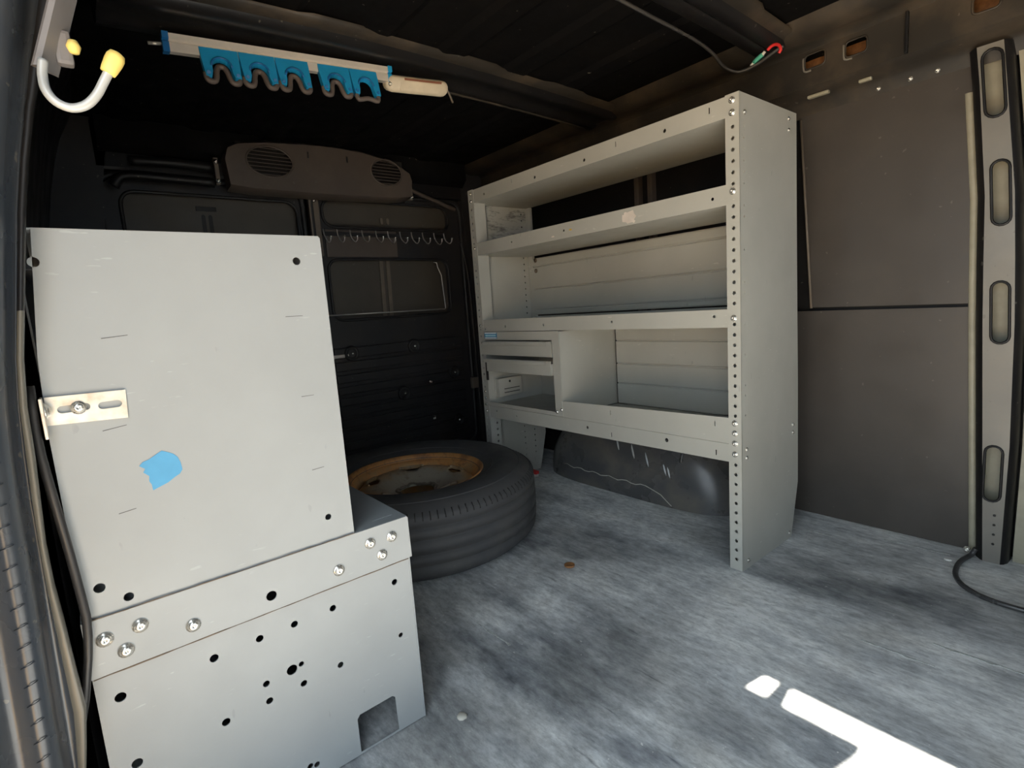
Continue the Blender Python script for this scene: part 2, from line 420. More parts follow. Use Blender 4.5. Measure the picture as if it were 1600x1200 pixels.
b = MB(); b.loft([[(x, .30, 1.405), (x, .315, 1.375), (x, .36, 1.362), (x, .40, 1.368), (x, .415, 1.356)] for x in (-1.58, 0, 1.55)]); part(b, 'upper_ledge', 'blackdust', rl)
b = MB(); b.box((.205, .405, 1.262), (.212, .418, 1.356), .002); part(b, 'seam', 'black', rl)
b = MB(); b.box((-.10, .50, 1.26), (.46, .515, 1.36)); part(b, 'rail_back', 'wood', rl)
b = MB(); b.box((-.03, .440, 1.240), (.025, .455, 1.2485), .003); part(b, 'sealant', 'skin', rl)
b = MB(); b.box((.095, .446, 1.240), (.125, .458, 1.2485), .003); part(b, 'sealant', 'skin', rl)
for x in (.20, .13, .255): bolt(rl, (x, .484, 1.222), (0, -1, -.2), BOLT_S)
# near (passenger side) wall with the side door opening
def yn(z): return interp([(0, -1.30), (.8, -1.295), (1.0, -1.262), (1.15, -1.235), (1.3, -1.20), (1.4, -1.15)], z)
zz = [0, .4, .8, .95, 1.05, 1.15, 1.25, 1.32, 1.40]
wn_ = MB(); wn_.loft([[(x, yn(z), z) for x in (XR, -.15)] for z in zz]); wn_.box((XR - .04, YN - .10, -.04), (-.105, YN - .045, ZC))
wnr = tag(wn_.build('wall_near', 'black'), 'black near side wall behind the steel cabinet', None, None, 'structure')
b = MB(); b.box((1.15, YN - .09, 0), (XF, YN - .03, ZC)); b.build('pillar', 'black', wnr)
R_ = .055   # header with the rounded rear upper corner of the opening
out = [(-.106, 1.42), (1.20, 1.42), (1.20, 1.25)]
for k in range(9):
    a = PI / 2 + PI / 2 * k / 8; out.append((-.10 + R_ + R_ * math.cos(a), 1.25 - R_ + R_ * math.sin(a)))
out += [(-.106, 1.17)]
b = MB(); b.plate(out, [], (0, -1.32, 0), X, Z, -.02); b.build('header', 'black', wnr)
b = MB(); b.loft([[(x, -1.30, 1.25), (x, -1.22, 1.28), (x, -1.16, 1.40)] for x in (-.10, 1.6)]); b.build('header_lining', 'black', wnr)
# added partition, out of view; its window sets how much cab light enters
b = MB(); b.plate(rect(YN - .03, 0, YF + .03, ZC), [rrect(-.75, .72, -.05, 1.22, .05)], (XF + .03, 0, 0), Y, Z, .03); tag(b.build('wall_added_partition', 'black'), 'added black partition with a window sized to limit the cab light', None, None, 'structure')
b = MB(); b.box((2.45, YN - .06, -.04), (2.49, YF + .06, .50)); wfr = tag(b.build('wall_front', 'black'), 'black cab lower body ahead of the cargo area', None, None, 'structure')
b = MB(); b.box((XF, YF + .02, -.04), (2.45, YF + .06, .50)); b.build('door_lower', 'black', wfr)
b = MB(); b.box((XF, YN - .09, -.04), (2.45, YN - .03, .50)); b.build('door_lower', 'black', wfr)
b = MB(); b.box((XF, YN - .06, -.04), (2.45, YF + .04, 0)); b.build('cab_floor', 'floor', wfr)
b = MB(); b.box((XF, YN - .06, ZC), (2.05, YF + .04, ZC + .03)); b.build('cab_roof', 'ceil', wfr)
for yy in (YN - .05, YF + .03):
    b = MB(); b.tube([(2.43, yy, .48), (2.03, yy, 1.40)], .03, 8); b.build('windscreen_pillar', 'black', wfr)
for y0 in (-1.05, -.20):
    b = MB(); b.box((1.62, y0, .05), (2.0, y0 + .48, .32), .04); b.box((1.52, y0, .30), (1.64, y0 + .48, .88), .04); b.build('seat', 'rubber', wfr)
# rear wall
b = MB(); b.box((XR - .08, YN - .06, 0), (XR - .04, YF + .06, ZC)); wr = tag(b.build('wall_rear', 'black'), 'black rear body frame', None, None, 'structure')
b = MB(); b.plate([(.315, 0), (.50, 0), (.50, 1.40), (.28, 1.40), (.29, 1.2), (.31, .9), (.315, .5)], [], (-1.535, 0, 0), Y, Z, .06); b.build('corner_post', 'rdoor', wr)
b = MB(); b.plate([(-1.30, 0), (-1.13, 0), (-1.13, .9), (-1.10, 1.2), (-1.06, 1.40), (-1.30, 1.40)], [], (-1.535, 0, 0), Y, Z, .06); b.build('corner_post', 'rdoor', wr)
b = MB(); b.box((-1.60, -1.12, 1.245), (-1.535, .30, 1.40), .01); b.build('header', 'black', wr)
b = MB(); b.loft([[(-1.535, y, 1.30), (-1.515, y, 1.318), (-1.50, y, 1.33), (-1.50, y, 1.40)] for y in (-1.1, .30)]); b.build('header_flange', 'ceil', wr)
b = MB(); b.box((-1.60, -1.14, 0), (-1.53, .32, .035), .01); b.build('sill', 'black', wr)
b = MB(); b.tube([(-1.53, .262, 1.04), (-1.53, .290, .86), (-1.53, .300, .35), (-1.53, .306, .05)], .004, 6, 4); b.build('strap', 'darkwire', wr)
b = MB(); b.box((-1.545, .262, .33), (-1.525, .30, .385), .004); b.build('hinge', 'strip', wr)

# roof bows
def bow(name, xa, xb, label, y0, y1, scallop):
    e = tag(empty(name, ((xa + xb) / 2, -.4, 1.36)), label, None, None, 'structure')
    ny = 46; rows = []; fl_ = []
    for i in range(ny + 1):
        t = i / ny; y = y0 + (y1 - y0) * t
        zb = 1.372 - .030 * (2 * t - 1) ** 2 * (1 if t < .5 else .5)
        wv = .010 * (1 if (math.sin(i * .55) > .15) else 0)
        rows.append([(xa, y, ZC - .006), (xa + .012, y, zb + .018), (xa + .03, y, zb), (xa + .06, y, zb), (xa + .07, y, zb + .007), (xb - .06, y, zb + .007), (xb - .05, y, zb), (xb - .025, y, zb), (xb - .012, y, zb + .018), (xb, y, ZC - .006)])
        fl_.append([(xb - .016, y, zb + .014), (xb + .012 + wv, y, zb + .020 - wv * .3), (xb + .014 + wv, y, zb + .026)])
    b = MB(); b.loft(rows); part(b, 'bow_channel', 'black', e)
    if scallop: b = MB(); b.loft(fl_); part(b, 'scalloped_flange', 'blackdust', e)
    return e
bow1 = bow('trim_3', -.80, -.615, 'black roof bow carrying the tool rail and light', -1.12, .36, True)
def zbow(y, y0=-1.12, y1=.36):
    t = (y - y0) / (y1 - y0); return 1.372 - .030 * (2 * t - 1) ** 2 * (1 if t < .5 else .5)
b = MB(); b.tube([(-.655, -1.03 + .05 * k, zbow(-1.03 + .05 * k) + .004) for k in range(11)], .003, 6); part(b, 'bright_edge', 'strip', bow1)
b = MB(); b.tube([(-.672, -1.04 + .05 * k, zbow(-1.04 + .05 * k) + .005) for k in range(8)], .002, 6); part(b, 'bright_edge', 'strip', bow1)
b = MB(); b.tube([(-.765, -.31 + .065 * k, zbow(-.31 + .065 * k) - .001) for k in range(11)], .004, 6); part(b, 'bow_lip', 'blackdust', bow1)
bow2 = bow('trim_4', -.15, -.03, 'black roof bow above the right end of the shelving', -1.12, .35, True)

# rear doors
def rear_door(name, y0, y1, label, wins, hinge_side):
    e = tag(empty(name, (-1.59, (y0 + y1) / 2, 0)), label, None, None, 'structure')
    b = MB(); b.plate(rrect(y0, .03, y1, 1.255, .05), [rrect(a, c, d, f_, .045) for a, c, d, f_ in wins], (-1.575, 0, 0), Y, Z, .022); part(b, 'door_shell', 'rdoor', e)
    for a, c, d, f_ in wins:
        b = MB(); b.box((-1.618, a - .01, c - .01), (-1.606, d + .01, f_ + .01)); part(b, 'window_blank', 'winpanel', e)
        q = rrect(a, c, d, f_, .045); b = MB(); b.tube([(-1.573, u, v) for u, v in q] + [(-1.573, q[0][0], q[0][1])], .006, 6, 0, False); part(b, 'window_seal', 'rubber', e)
    q = rrect(y0 + .012, .05, y1 - .012, 1.24, .06)
    b = MB(); b.tube([(-1.568, u, v) for u, v in q] + [(-1.568, q[0][0], q[0][1])], .010, 8, 0, False); part(b, 'weatherstrip', 'rubber', e)
    return e
d1 = rear_door('door_1', -1.13, -.452, 'black rear door partly hidden behind the steel cabinet', [(-1.06, .70, -.485, 1.19)], -1)
d2 = rear_door('door_2', -.440, .305, 'black rear door with ribbed lower panel and wire hooks', [(-.385, 1.10, .225, 1.212), (-.385, .712, .205, .968)], 1)
for u0 in (-.823, -.800):
    b = MB(); b.plate(slot(u0 + .008, .92, 1.13, .013, 0), [], (-1.604, 0, 0), Y, Z, .004); part(b, 'slot_strip', 'rubber', d1)
b = MB(); b.box((-1.606, -.836, 1.142), (-1.600, -.770, 1.158), .001); part(b, 'label_plate', 'rubber', d1)
for u0 in (-.138, -.105):
    b = MB(); b.plate([(u0 - .008, .72), (u0 + .010, .72), (u0 + .016, .965), (u0 - .002, .965)], [], (-1.600, 0, 0), Y, Z, .005); part(b, 'upright_strip', 'strip', d2)
for u0 in (-.108, -.078):
    b = MB(); b.plate(slot(u0, 1.125, 1.152, .012, 0), [], (-1.600, 0, 0), Y, Z, .004); part(b, 'slot_strip', 'strip', d2)
b = MB(); b.box((-1.578, -.385, .978), (-1.566, -.06, 1.09), .004); part(b, 'cross_bar', 'trim', d2)
rz = .602
for k, h in enumerate((.052, .046, .043, .041, .041, .041, .041, .041, .041, .041, .041)):
    b = MB(); b.box((-1.577, -.405, rz - h), (-1.562, .245, rz - .006), .005); part(b, 'rib', 'rdoor', d2); rz -= h + .0085
for yy, z in ((-.331, .570), (-.027, .572), (.183, .422), (.186, .181), (-.10, .36)):
    mt = Matrix.Translation((-1.566, yy, z)) @ Matrix.Rotation(PI / 2, 4, 'Y')
    b = MB(); b.lathe([(0, .002), (.016, .002), (.020, .010), (.026, .013), (.031, .010), (.034, .0)], 20, mt); pg = part(b, 'plug', 'rubber', d2)
    bolt(pg, (-1.560, yy + .004, z), (1, 0, 0), BOLT_S, 'screw')
for yy, z in ((.044, .394), (.047, .217), (-.352, .565)): bolt(d2, (-1.561, yy, z), (1, 0, 0), BOLT_L, 'screw')
b = MB(); b.box((-1.56, -.43, .555), (-1.552, -.365, .570), .003); part(b, 'latch_rod', 'wire', d2)
b = MB(); b.box((-1.578, -.44, .98), (-1.560, -.40, 1.215), .004); part(b, 'latch_plate', 'strip', d2)
for z in (1.02, 1.20): bolt(d2, (-1.559, -.418, z), (1, 0, 0), BOLT, 'screw')
# check arms beside the header
for par, pts, mt in ((d1, [(-1.52, -1.02, 1.275), (-1.51, -.90, 1.278), (-1.50, -.785, 1.272)], 'black'), (d1, [(-1.52, -1.075, 1.19), (-1.515, -1.04, 1.225), (-1.51, -.92, 1.226), (-1.50, -.785, 1.222)], 'black'), (d2, [(-1.50, -.01, 1.262), (-1.51, .09, 1.235), (-1.52, .16, 1.218), (-1.525, .24, 1.195)], 'trim')):
    b = MB(); b.tube(pts, .016 if par is d1 else .009, 8, 6); part(b, 'check_arm', mt, par)
for par, yy in ((d1, -.775), (d2, -.012)):
    b = MB(); b.box((-1.51, yy - .006, 1.215), (-1.485, yy + .008, 1.305), .003); hb = part(b, 'hinge', 'strip', par)
    for z in (1.225, 1.29): bolt(hb, (-1.483, yy, z), (1, 0, 0), BOLT, 'rivet')
# near C-pillar jamb beside the opening: lofted pressed-steel strips
L1 = [(1.30, -1.185), (1.056, -1.238), (.962, -1.258), (.868, -1.277), (.677, -1.306), (.572, -1.313), (.44, -1.316), (.262, -1.321), (0, -1.33)]
L2 = [(1.30, -1.155), (1.062, -1.215), (.997, -1.234), (.932, -1.251), (.869, -1.264), (.675, -1.295), (.604, -1.297), (.476, -1.304), (.415, -1.301), (.35, -1.299), (.293, -1.297), (.20, -1.312), (0, -1.33)]
jz = [i * .05 for i in range(0, 26)]
jb = tag(empty('trim_5', (-.1, -1.31, 0)), 'dark pressed steel door jamb at the left edge', None, None, 'structure')
def ga(z): return interp([(1.3, -1.16), (.85, -1.268), (.68, -1.288), (.609, -1.291), (.571, -1.289), (.479, -1.283), (.398, -1.279), (.358, -1.282), (.283, -1.297), (.222, -1.318), (0, -1.335)], z)
rows = []
for z in jz:
    a, c_ = interp(L1, z), interp(L2, z)
    rows.append([(-.02, a - .075, z), (-.045, a - .045, z), (-.075, a - .038, z), (-.078, a - .028, z), (-.066, a - .018, z), (-.068, a - .008, z), (-.088, a - .001, z), (-.100, a, z), (-.108, a + .003, z)])
b = MB(); b.loft(rows); part(b, 'outer_channel', 'jamb', jb)
rows = [[(-.108, interp(L1, z) + .003, z), (-.114, interp(L1, z) + .006, z), (-.106, (interp(L1, z) + interp(L2, z)) / 2 + .001, z)] for z in jz]
b = MB(); b.loft(rows); part(b, 'groove', 'jamb', jb)
rows = [[(-.106, (interp(L1, z) + interp(L2, z)) / 2 + .001, z), (-.101, interp(L2, z) - .002, z), (-.103, interp(L2, z), z), (-.112, interp(L2, z) + .001, z), (-.175, interp(L2, z) - .004, z)] for z in jz]
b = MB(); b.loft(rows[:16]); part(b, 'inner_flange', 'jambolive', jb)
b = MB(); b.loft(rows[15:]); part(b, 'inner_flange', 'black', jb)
b = MB(); b.tube([(-.132, ga(z) - .003, z) for z in [.02 + i * .025 for i in range(27)]], .0045, 8); part(b, 'pinch_seal', 'rubber', jb)
for k in range(22): # pressed ribs of the weld seam
    z = .18 + k * .021; b = MB(); b.tube([(-.066, interp(L1, z) - .019, z), (-.064, interp(L1, z) - .013, z + .002), (-.067, interp(L1, z) - .008, z + .003)], .0006, 5); part(b, 'weld_rib', 'jamb', jb)
# the sliding side door pushed back along the outside
sd = tag(empty('door_3', (-.5, -1.42, 0)), 'black sliding side door standing open outside', None, None, 'structure')
b = MB(); b.plate(rrect(-1.15, -.12, .138, 1.29, .03), [], (0, -1.42, 0), NX, Z, .03) if False else b.box((-1.15, -1.445, -.12), (.138, -1.415, 1.29), .008); part(b, 'door_shell', 'black', sd)
b = MB(); b.tube([(.002, -1.30, 1.240), (.001, -1.36, 1.262), (.001, -1.43, 1.285)], [.010, .014, .018], 8); part(b, 'roller_arm', 'rubber', sd)
b = MB(); b.box((.02, -1.465, .42), (.10, -1.445, .47), .006); part(b, 'handle', 'rubber', sd)

# wheel well
prof = [(0, .246), (.3, .246), (.5, .249), (.65, .256), (.76, .267), (.85, .284), (.91, .305), (.96, .34), (.99, .38), (1, .42), (1, .498)]
rows = []; xc, a_, h_ = -.615, .445, .305
for s_, y in prof:
    r = []
    for k in range(49):
        t = PI * k / 48; cs, sn = math.cos(t), math.sin(t)
        r.append((xc + a_ * s_ * math.copysign(abs(cs) ** .85, cs), y, h_ * s_ * abs(sn) ** .85))
    rows.append(r)
b = MB(); b.loft(rows)
wwl = empty('wheel_well', (-.6, .38, 0)); tag(wwl, 'scuffed black wheel arch bulging up under the steel shelving', 'wheel arch')
part(b, 'arch_shell', 'well', wwl)
for xx in (-.78, -.62, -.50, -.42, -.35):
    pts = []
    for s_, y in prof[4:9]:
        q = abs(xx - xc) / (a_ * s_); zq = h_ * s_ * max(0, 1 - q ** (2 / .85)) ** .425
        pts.append((xx, y - .001, zq))
    b = MB(); b.tube(pts, .006, 6, 4); part(b, 'pressed_rib', 'well', wwl)

ck = []
for k in range(26):
    u = k / 25; xx = -.90 + .52 * u; zq = .060 - .004 * u + .004 * math.sin(k * 1.7) + (0 if u < .85 else -.30 * (u - .85))
    q_ = math.sqrt(((xx - xc) / a_) ** 2 + (zq / h_) ** 2); yq = interp([(a, c_) for a, c_ in prof[:-1]], q_ ** 1.0)
    ck.append((xx, yq - .001, zq))
b = MB(); b.tube(ck, .0016, 5); part(b, 'crack', 'pebble', wwl)
for xx, z0 in ((-.60, .17), (-.53, .15), (-.47, .13), (-.40, .11), (-.385, .105)):
    b = MB(); pp = []
    for k in range(5):
        zq = z0 + .012 * k; q_ = math.sqrt(((xx - xc) / a_) ** 2 + (zq / h_) ** 2); pp.append((xx - .004 * k, interp(prof[:-1], q_) - .002, zq))
    b.tube(pp, [.001, .003, .0035, .003, .001], 6); part(b, 'scuff', 'tube', wwl)

# ================================================================== FAR SHELVING UNIT
W0 = -1.08; H = 1.17
su = tag(empty('steel_shelving_unit', (-.54, .15, 0)), 'tall grey steel shelving unit with four tiers against the far wall', 'shelving')
def hl(x, zs_, r=.0046, n=8): return [circ(x, z, r, n) for z in zs_]
pitch = [.030 + .0254 * k for k in range(45)]
back = [(.285, 0), (.322, .157), (.318, .40), (.308, .8), (.298, H)]
side_out = [(0, 0), (.285, 0), (.326, .157), (.322, .45), (.310, .8), (.300, H), (0, H)]
used = {1.155, 1.130}
bz = [1.155, 1.128, .953, .655, .392, .366, .340, .312]
hz = [z for z in pitch if min(abs(z - q) for q in bz) > .013]
for x0, sgn, mt in ((0.0, 1, 'steel'), (W0, -1, 'steel_smudge')):
    hs = [circ(.020, z, .0030, 7) for z in hz if z > .3 and (int(z * 1000) % 2 or z > 1.0)]
    b = MB()
    if sgn > 0: b.plate(side_out, hs, (x0, 0, 0), Y, Z, .002)
    else:
        hs = [circ(.262, z, .0034, 8) for z in pitch if .07 < z < 1.12] + ([circ(.205, z, .0030, 8) for z in pitch if .05 < z < .25])
        b.plate(side_out, hs, (x0 + .002, 0, 0), Y, Z, .002)
    ep = part(b, 'end_panel', mt, su)
    # front post: channel with punched flange, return and back lip
    xa, xb = (x0 - .034, x0) if sgn > 0 else (x0, x0 + .034)
    b = MB(); b.plate(rect(xa, .001, xb, H), hl((xa + xb) / 2 + sgn * .001, hz), (0, -.0005, 0), X, Z, .002)
    xi = xa if sgn > 0 else xb
    if sgn > 0: b.box((xi, .001, .006), (xi + .002, .024, H - .045)); b.box((xi, .024, .006), (xb - .002, .026, H - .045))
    else:
        b.plate(rect(.001, .006, .055, H - .045), [circ(.034, z, .0048, 8) for z in pitch if z < .28], (xi, 0, 0), Y, Z, .002); b.box((xa + .002, .053, .006), (xi, .055, H - .045))
    part(b, 'post', 'steel', su)
    # rear post
    b = MB(); b.box((xa + .003 if sgn < 0 else xb - .032, .285, .30), (xb - .003 if sgn > 0 else xa + .032, .296, H - .05)); part(b, 'rear_post', 'steel', su)
    for z in bz: bolt(su, ((xa + xb) / 2, -.0005, z), (0, -1, 0), BOLT_S if sgn < 0 else BOLT)
for yy, z in ((.024, 1.128), (.024, .322), (.024, .300), (.255, 1.150), (.255, 1.122), (.290, .335), (.290, .312), (.03, .022), (.27, .018)):
    bolt(su, (0, yy, z), (1, 0, 0), BOLT_S)
def shelf(z1, z0, holes, up=True, mat='steel', depth=.292, name='shelf'):
    b = MB(); xa, xb = W0 + .003, -.003
    b.plate(rect(xa + .031, z0, xb - .031, z1), holes, (0, .0012, 0), X, Z, .0018)
    zf_ = z0 + .0018 if up else z1
    b.box((xa, .003, zf_ - .0018), (xb, depth, zf_))
    b.box((xa + .03, depth - .0018, z0 + .002), (xb - .03, depth, z1 - .002))
    zr = z1 if up else z0 + .0018
    b.box((xa + .031, .003, zr - .0018), (xb - .031, .014, zr))
    return part(b, name, mat, su)
def oh(u, v, r=.0042): return circ(u, v, r, 8)
def vs2(u, v): return rect(u - .0016, v - .007, u + .0016, v + .007)
shelf(1.168, 1.121, [oh(-.98, 1.140), vs2(-.82, 1.150), oh(-.70, 1.137, .005), vs2(-.36, 1.150), oh(-.48, 1.137, .005), oh(-.20, 1.140, .005), vs2(-.075, 1.150)])
s2 = shelf(.971, .924, [oh(-.84, .948), oh(-.58, .948), oh(-.32, .935, .004), oh(-.07, .945)])
s3 = shelf(.677, .632, [oh(-1.035, .642), oh(-.91, .650), oh(-.70, .652), oh(-.40, .655), oh(-.07, .660)])
s4 = shelf(.336, .289, [oh(-1.0, .318), oh(-.88, .312), oh(-.52, .315, .005), vs2(-.42, .305), oh(-.22, .318, .006), vs2(-.07, .308)], False)
# worn marks on the front lips
for par, x, z, w_, h2, mt in ((s2, -.322, .945, .050, .036, 'foil'), (s2, -.55, .946, .012, .006, 'yelpaint'), (s2, -.63, .936, .016, .005, 'foil')):
    b = MB(); n = 22
    b.plate([(x + w_ * .5 * math.copysign(abs(math.cos(2 * PI * k / n)) ** .5, math.cos(2 * PI * k / n)) * random.uniform(.62, 1.05), z + h2 * .5 * math.copysign(abs(math.sin(2 * PI * k / n)) ** .5, math.sin(2 * PI * k / n)) * random.uniform(.62, 1.05)) for k in range(n)], [], (0, .0006, 0), X, Z, .0006)
    part(b, 'worn_patch', mt, par)
# back sheets in folded strips
def strips(zl, x0, x1):
    for a, c_ in zip(zl, zl[1:]):
        b = MB(); b.loft([[(x, .289, a + .0008), (x, .2845, a + .004), (x, .2845, c_ - .004), (x, .289, c_ - .0008)] for x in (x0, x1)], False); b.box((x0, .289, a), (x1, .2905, c_))
        part(b, 'back_strip', 'steel', su)
strips([.680, .700, .785, .880, .914], W0 + .03, -.03)
strips([.338, .415, .488, .572, .628], -.622, -.03)
for z in (.905, .862): b = MB(); b.lathe([(0, 0), (.009, 0), (.009, .002), (0, .003)], 12, Matrix.Translation((-1.03, .284, z)) @ Matrix.Rotation(PI / 2, 4, 'X')); part(b, 'plug', 'strip', su)
# bin front in the lower bay
b = MB(); b.plate([(-.628, .337), (-.034, .337), (-.034, .4045), (-.628, .392)], [vs2(-.42, .375), vs2(-.072, .385)], (0, .0005, 0), X, Z, .0018)
b.box((-.628, .002, .389), (-.034, .012, .3905)); part(b, 'bin_front', 'steel', su)

# drawer cabinet in the lower bay
C0, C1, CZ0, CZ1 = -1.046, -.628, .338, .630
dc = tag(empty('drawer_cabinet', (-.84, .14, CZ0)), 'small grey two-drawer steel cabinet in the lower left bay of the shelving', 'drawer cabinet')
b = MB(); b.box((C1 - .002, .001, CZ0), (C1, .29, CZ1)); b.box((C0, .001, CZ0), (C0 + .002, .29, CZ1)); b.box((C0, .288, CZ0), (C1, .29, CZ1)); b.box((C0, .001, CZ1 - .002), (C1, .29, CZ1)); b.box((C0, .001, CZ0), (C1, .29, CZ0 + .002))
part(b, 'body', 'steel', dc)
b = MB(); b.plate(rect(C0, CZ0, C1, CZ1), [rect(C0 + .006, .352, C1 - .034, .599)], (0, -.001, 0), X, Z, .003); part(b, 'front_frame', 'steel', dc)
def drawer(z0, z1, y, x0, x1, skew):
    b = MB(); b.box((x0, y, z0), (x1, y + .002, z1), .0006); b.box((x0 + .004, y + .002, z0 + .003), (x1 - .004, y + .26, z0 + .005)); b.box((x0 + .004, y + .002, z0), (x0 + .006, y + .26, z1 - .01)); b.box((x1 - .006, y + .002, z0), (x1 - .004, y + .26, z1 - .01))
    d = part(b, 'drawer', 'steel', dc)
    b = MB(); b.loft([[(x, y + .001, z1), (x, y - .010, z1 + .001), (x, y - .013, z1 - .003), (x, y - .012, z1 - .013), (x, y - .008, z1 - .014)] for x in (x0 + .001, x1 - .014)], False); part(b, 'handle', 'steel', d)
    return d
drawer(.541, .595, -.004, C0 + .008, C1 - .036, 0)
dd = drawer(.478, .528, -.012, C0 + .020, C1 - .035, 0)
# slide of the missing third drawer
b = MB(); b.box((C0 + .004, .03, .360), (C0 + .008, .20, .448), .001); b.box((C0 + .008, .034, .366), (C0 + .030, .155, .440), .002); sl_ = part(b, 'drawer_slide', 'steel', dc)
for z in (.395, .380): b = MB(); b.box((C0 + .0295, .06, z), (C0 + .0306, .14, z + .003)); part(b, 'slit', 'rubber', sl_)
b = MB(); b.lathe([(0, 0), (.005, 0), (.005, .001), (0, .001)], 10, Matrix.Translation((C0 + .030, .09, .425)) @ Matrix.Rotation(PI / 2, 4, 'Y')); part(b, 'rivet', 'rubber', sl_)
b = MB(); b.box((C0 + .0005, -.004, .44), (C0 + .012, .001, .52), .001); part(b, 'latch_bar', 'rubber', dc)
b = MB(); b.box((-1.040, -.0022, .604), (-.962, -.0010, .628)); stk = part(b, 'sticker', 'stickb', dc)
for z, mt, h2 in ((.6235, 'stickw', .004), (.6055, 'stickw', .004), (.6125, 'stickp', .0075)):
    b = MB(); b.box((-1.036 if mt == 'stickw' else -1.033, -.0027, z), (-.964 if mt == 'stickw' else -.967, -.0022, z + h2)); part(b, 'sticker_band', mt, stk)
bolt(dc, (C1 - .005, -.001, .362), (0, -1, 0), BOLT_S); bolt(dc, (C1 - .028, -.001, .352), (0, -1, 0), BOLT_S)

# ================================================================== NEAR STEEL CABINET (seen end-on)
XB = -.148; BE = -1.12
nc = tag(empty('steel_cabinet', (-.63, -1.07, 0)), 'pale grey steel cabinet standing on a wider bolted base at the left', 'cabinet')
ph = [(-1.269, .804, .0055), (-.985, .805, .0055), (-.985, .420, .0048), (-1.266, .418, .0060), (-1.240, .396, .0055)]
b = MB(); b.plate([(-1.2845, .378), (-.9475, .378), (-.9475, .838), (-.9505, .841), (-1.266, .841), (-1.281, .70), (-1.2845, .62)], [circ(u, v, r, 14) for u, v, r in ph], (XB, 0, 0), Y, Z, .002)
b.box((XB - .03, -.9495, .38), (XB - .001, -.9475, .838)); b.box((XB - .03, -1.27, .839), (XB - .001, -.949, .841))
b.box((XB - .032, -1.272, .382), (XB - .030, -.952, .839))
part(b, 'upper_end_panel', 'steel_box', nc)
b = MB(); b.box((BE, -1.283, .38), (BE + .002, -.948, .841)); part(b, 'upper_end_panel', 'steel_box', nc)
b = MB(); b.box((BE, -1.284, .38), (XB - .032, -1.282, .841)); part(b, 'back_sheet', 'steel_box', nc)
for z in (.52, .68, .80):
    b = MB(); b.box((BE + .002, -1.282, z - .0015), (XB - .032, -.955, z)); b.box((BE + .002, -.957, z - .03), (XB - .032, -.955, z)); part(b, 'shelf', 'steel_box', nc)
# base
hb = [(-.887, .272, .0052), (-.994, .271, .0052), (-.886, .174, .0042), (-1.053, .271, .0052), (-1.102, .271, .0052), (-1.161, .270, .0056), (-1.065, .202, .0078), (-1.051, .2045, .0040), (-.993, .173, .0048), (-1.102, .199, .0048), (-1.051, .172, .0050), (-1.101, .171, .0050), (-1.159, .171, .0055), (-1.266, .270, .0062), (-1.262, .174, .0062), (-1.048, .030, .0045), (-1.058, .0335, .0045)]
cut = [(-.977, .006), (-.907, .006), (-.908, .068), (-.913, .073), (-.972, .072), (-.977, .066)]
b = MB(); b.plate([(-1.289, .002), (-.8552, .002), (-.8552, .318), (-1.289, .318)], [circ(u, v, r, 14) for u, v, r in hb] + [cut], (XB - .004, 0, 0), Y, Z, .002); part(b, 'base_end_panel', 'steel_box', nc)
b = MB(); b.plate([(-1.2895, .309), (-.8535, .309), (-.8545, .379), (-.8565, .3815), (-1.2895, .3815)], [circ(-1.080, .331, .0072, 16)], (XB + .003, 0, 0), Y, Z, .002); part(b, 'base_flange', 'steel_box', nc)
b = MB(); b.plate([(-1.2895, XB - 0), (-1.2895, BE), (-.855, BE), (-.855, XB)], [rect(-.905, XB - .0245, -.870, XB - .0215)], (0, 0, .3815), Y, X, -.002) ; part(b, 'base_top', 'steel_box', nc)
b = MB(); b.box((BE, -.857, .002), (XB - .003, -.855, .378)); part(b, 'base_side', 'steel_box', nc)
b = MB(); b.box((BE, -1.289, .002), (BE + .002, -.857, .378)); part(b, 'base_end_panel', 'steel_box', nc)
for yy, z in ((-1.270, .354), (-1.234, .356), (-1.252, .331), (-1.179, .331), (-.980, .332), (-.925, .357), (-.887, .356), (-.907, .331)):
    bolt(nc, (XB + .003, yy, z), (1, 0, 0), BOLT_L)
for z, y1, x_ in ((.3040, -.856, XB - .0035), (.3822, -.948, XB + .0032)):   # brown dirt strips, also standing in for the shadow line of the folds
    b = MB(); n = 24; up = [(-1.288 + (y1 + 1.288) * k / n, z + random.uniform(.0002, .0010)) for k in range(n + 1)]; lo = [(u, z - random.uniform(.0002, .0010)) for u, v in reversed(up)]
    b.plate(up + lo, [], (x_, 0, 0), Y, Z, .0006); part(b, 'grime_shade_line', 'grime_shade', nc)
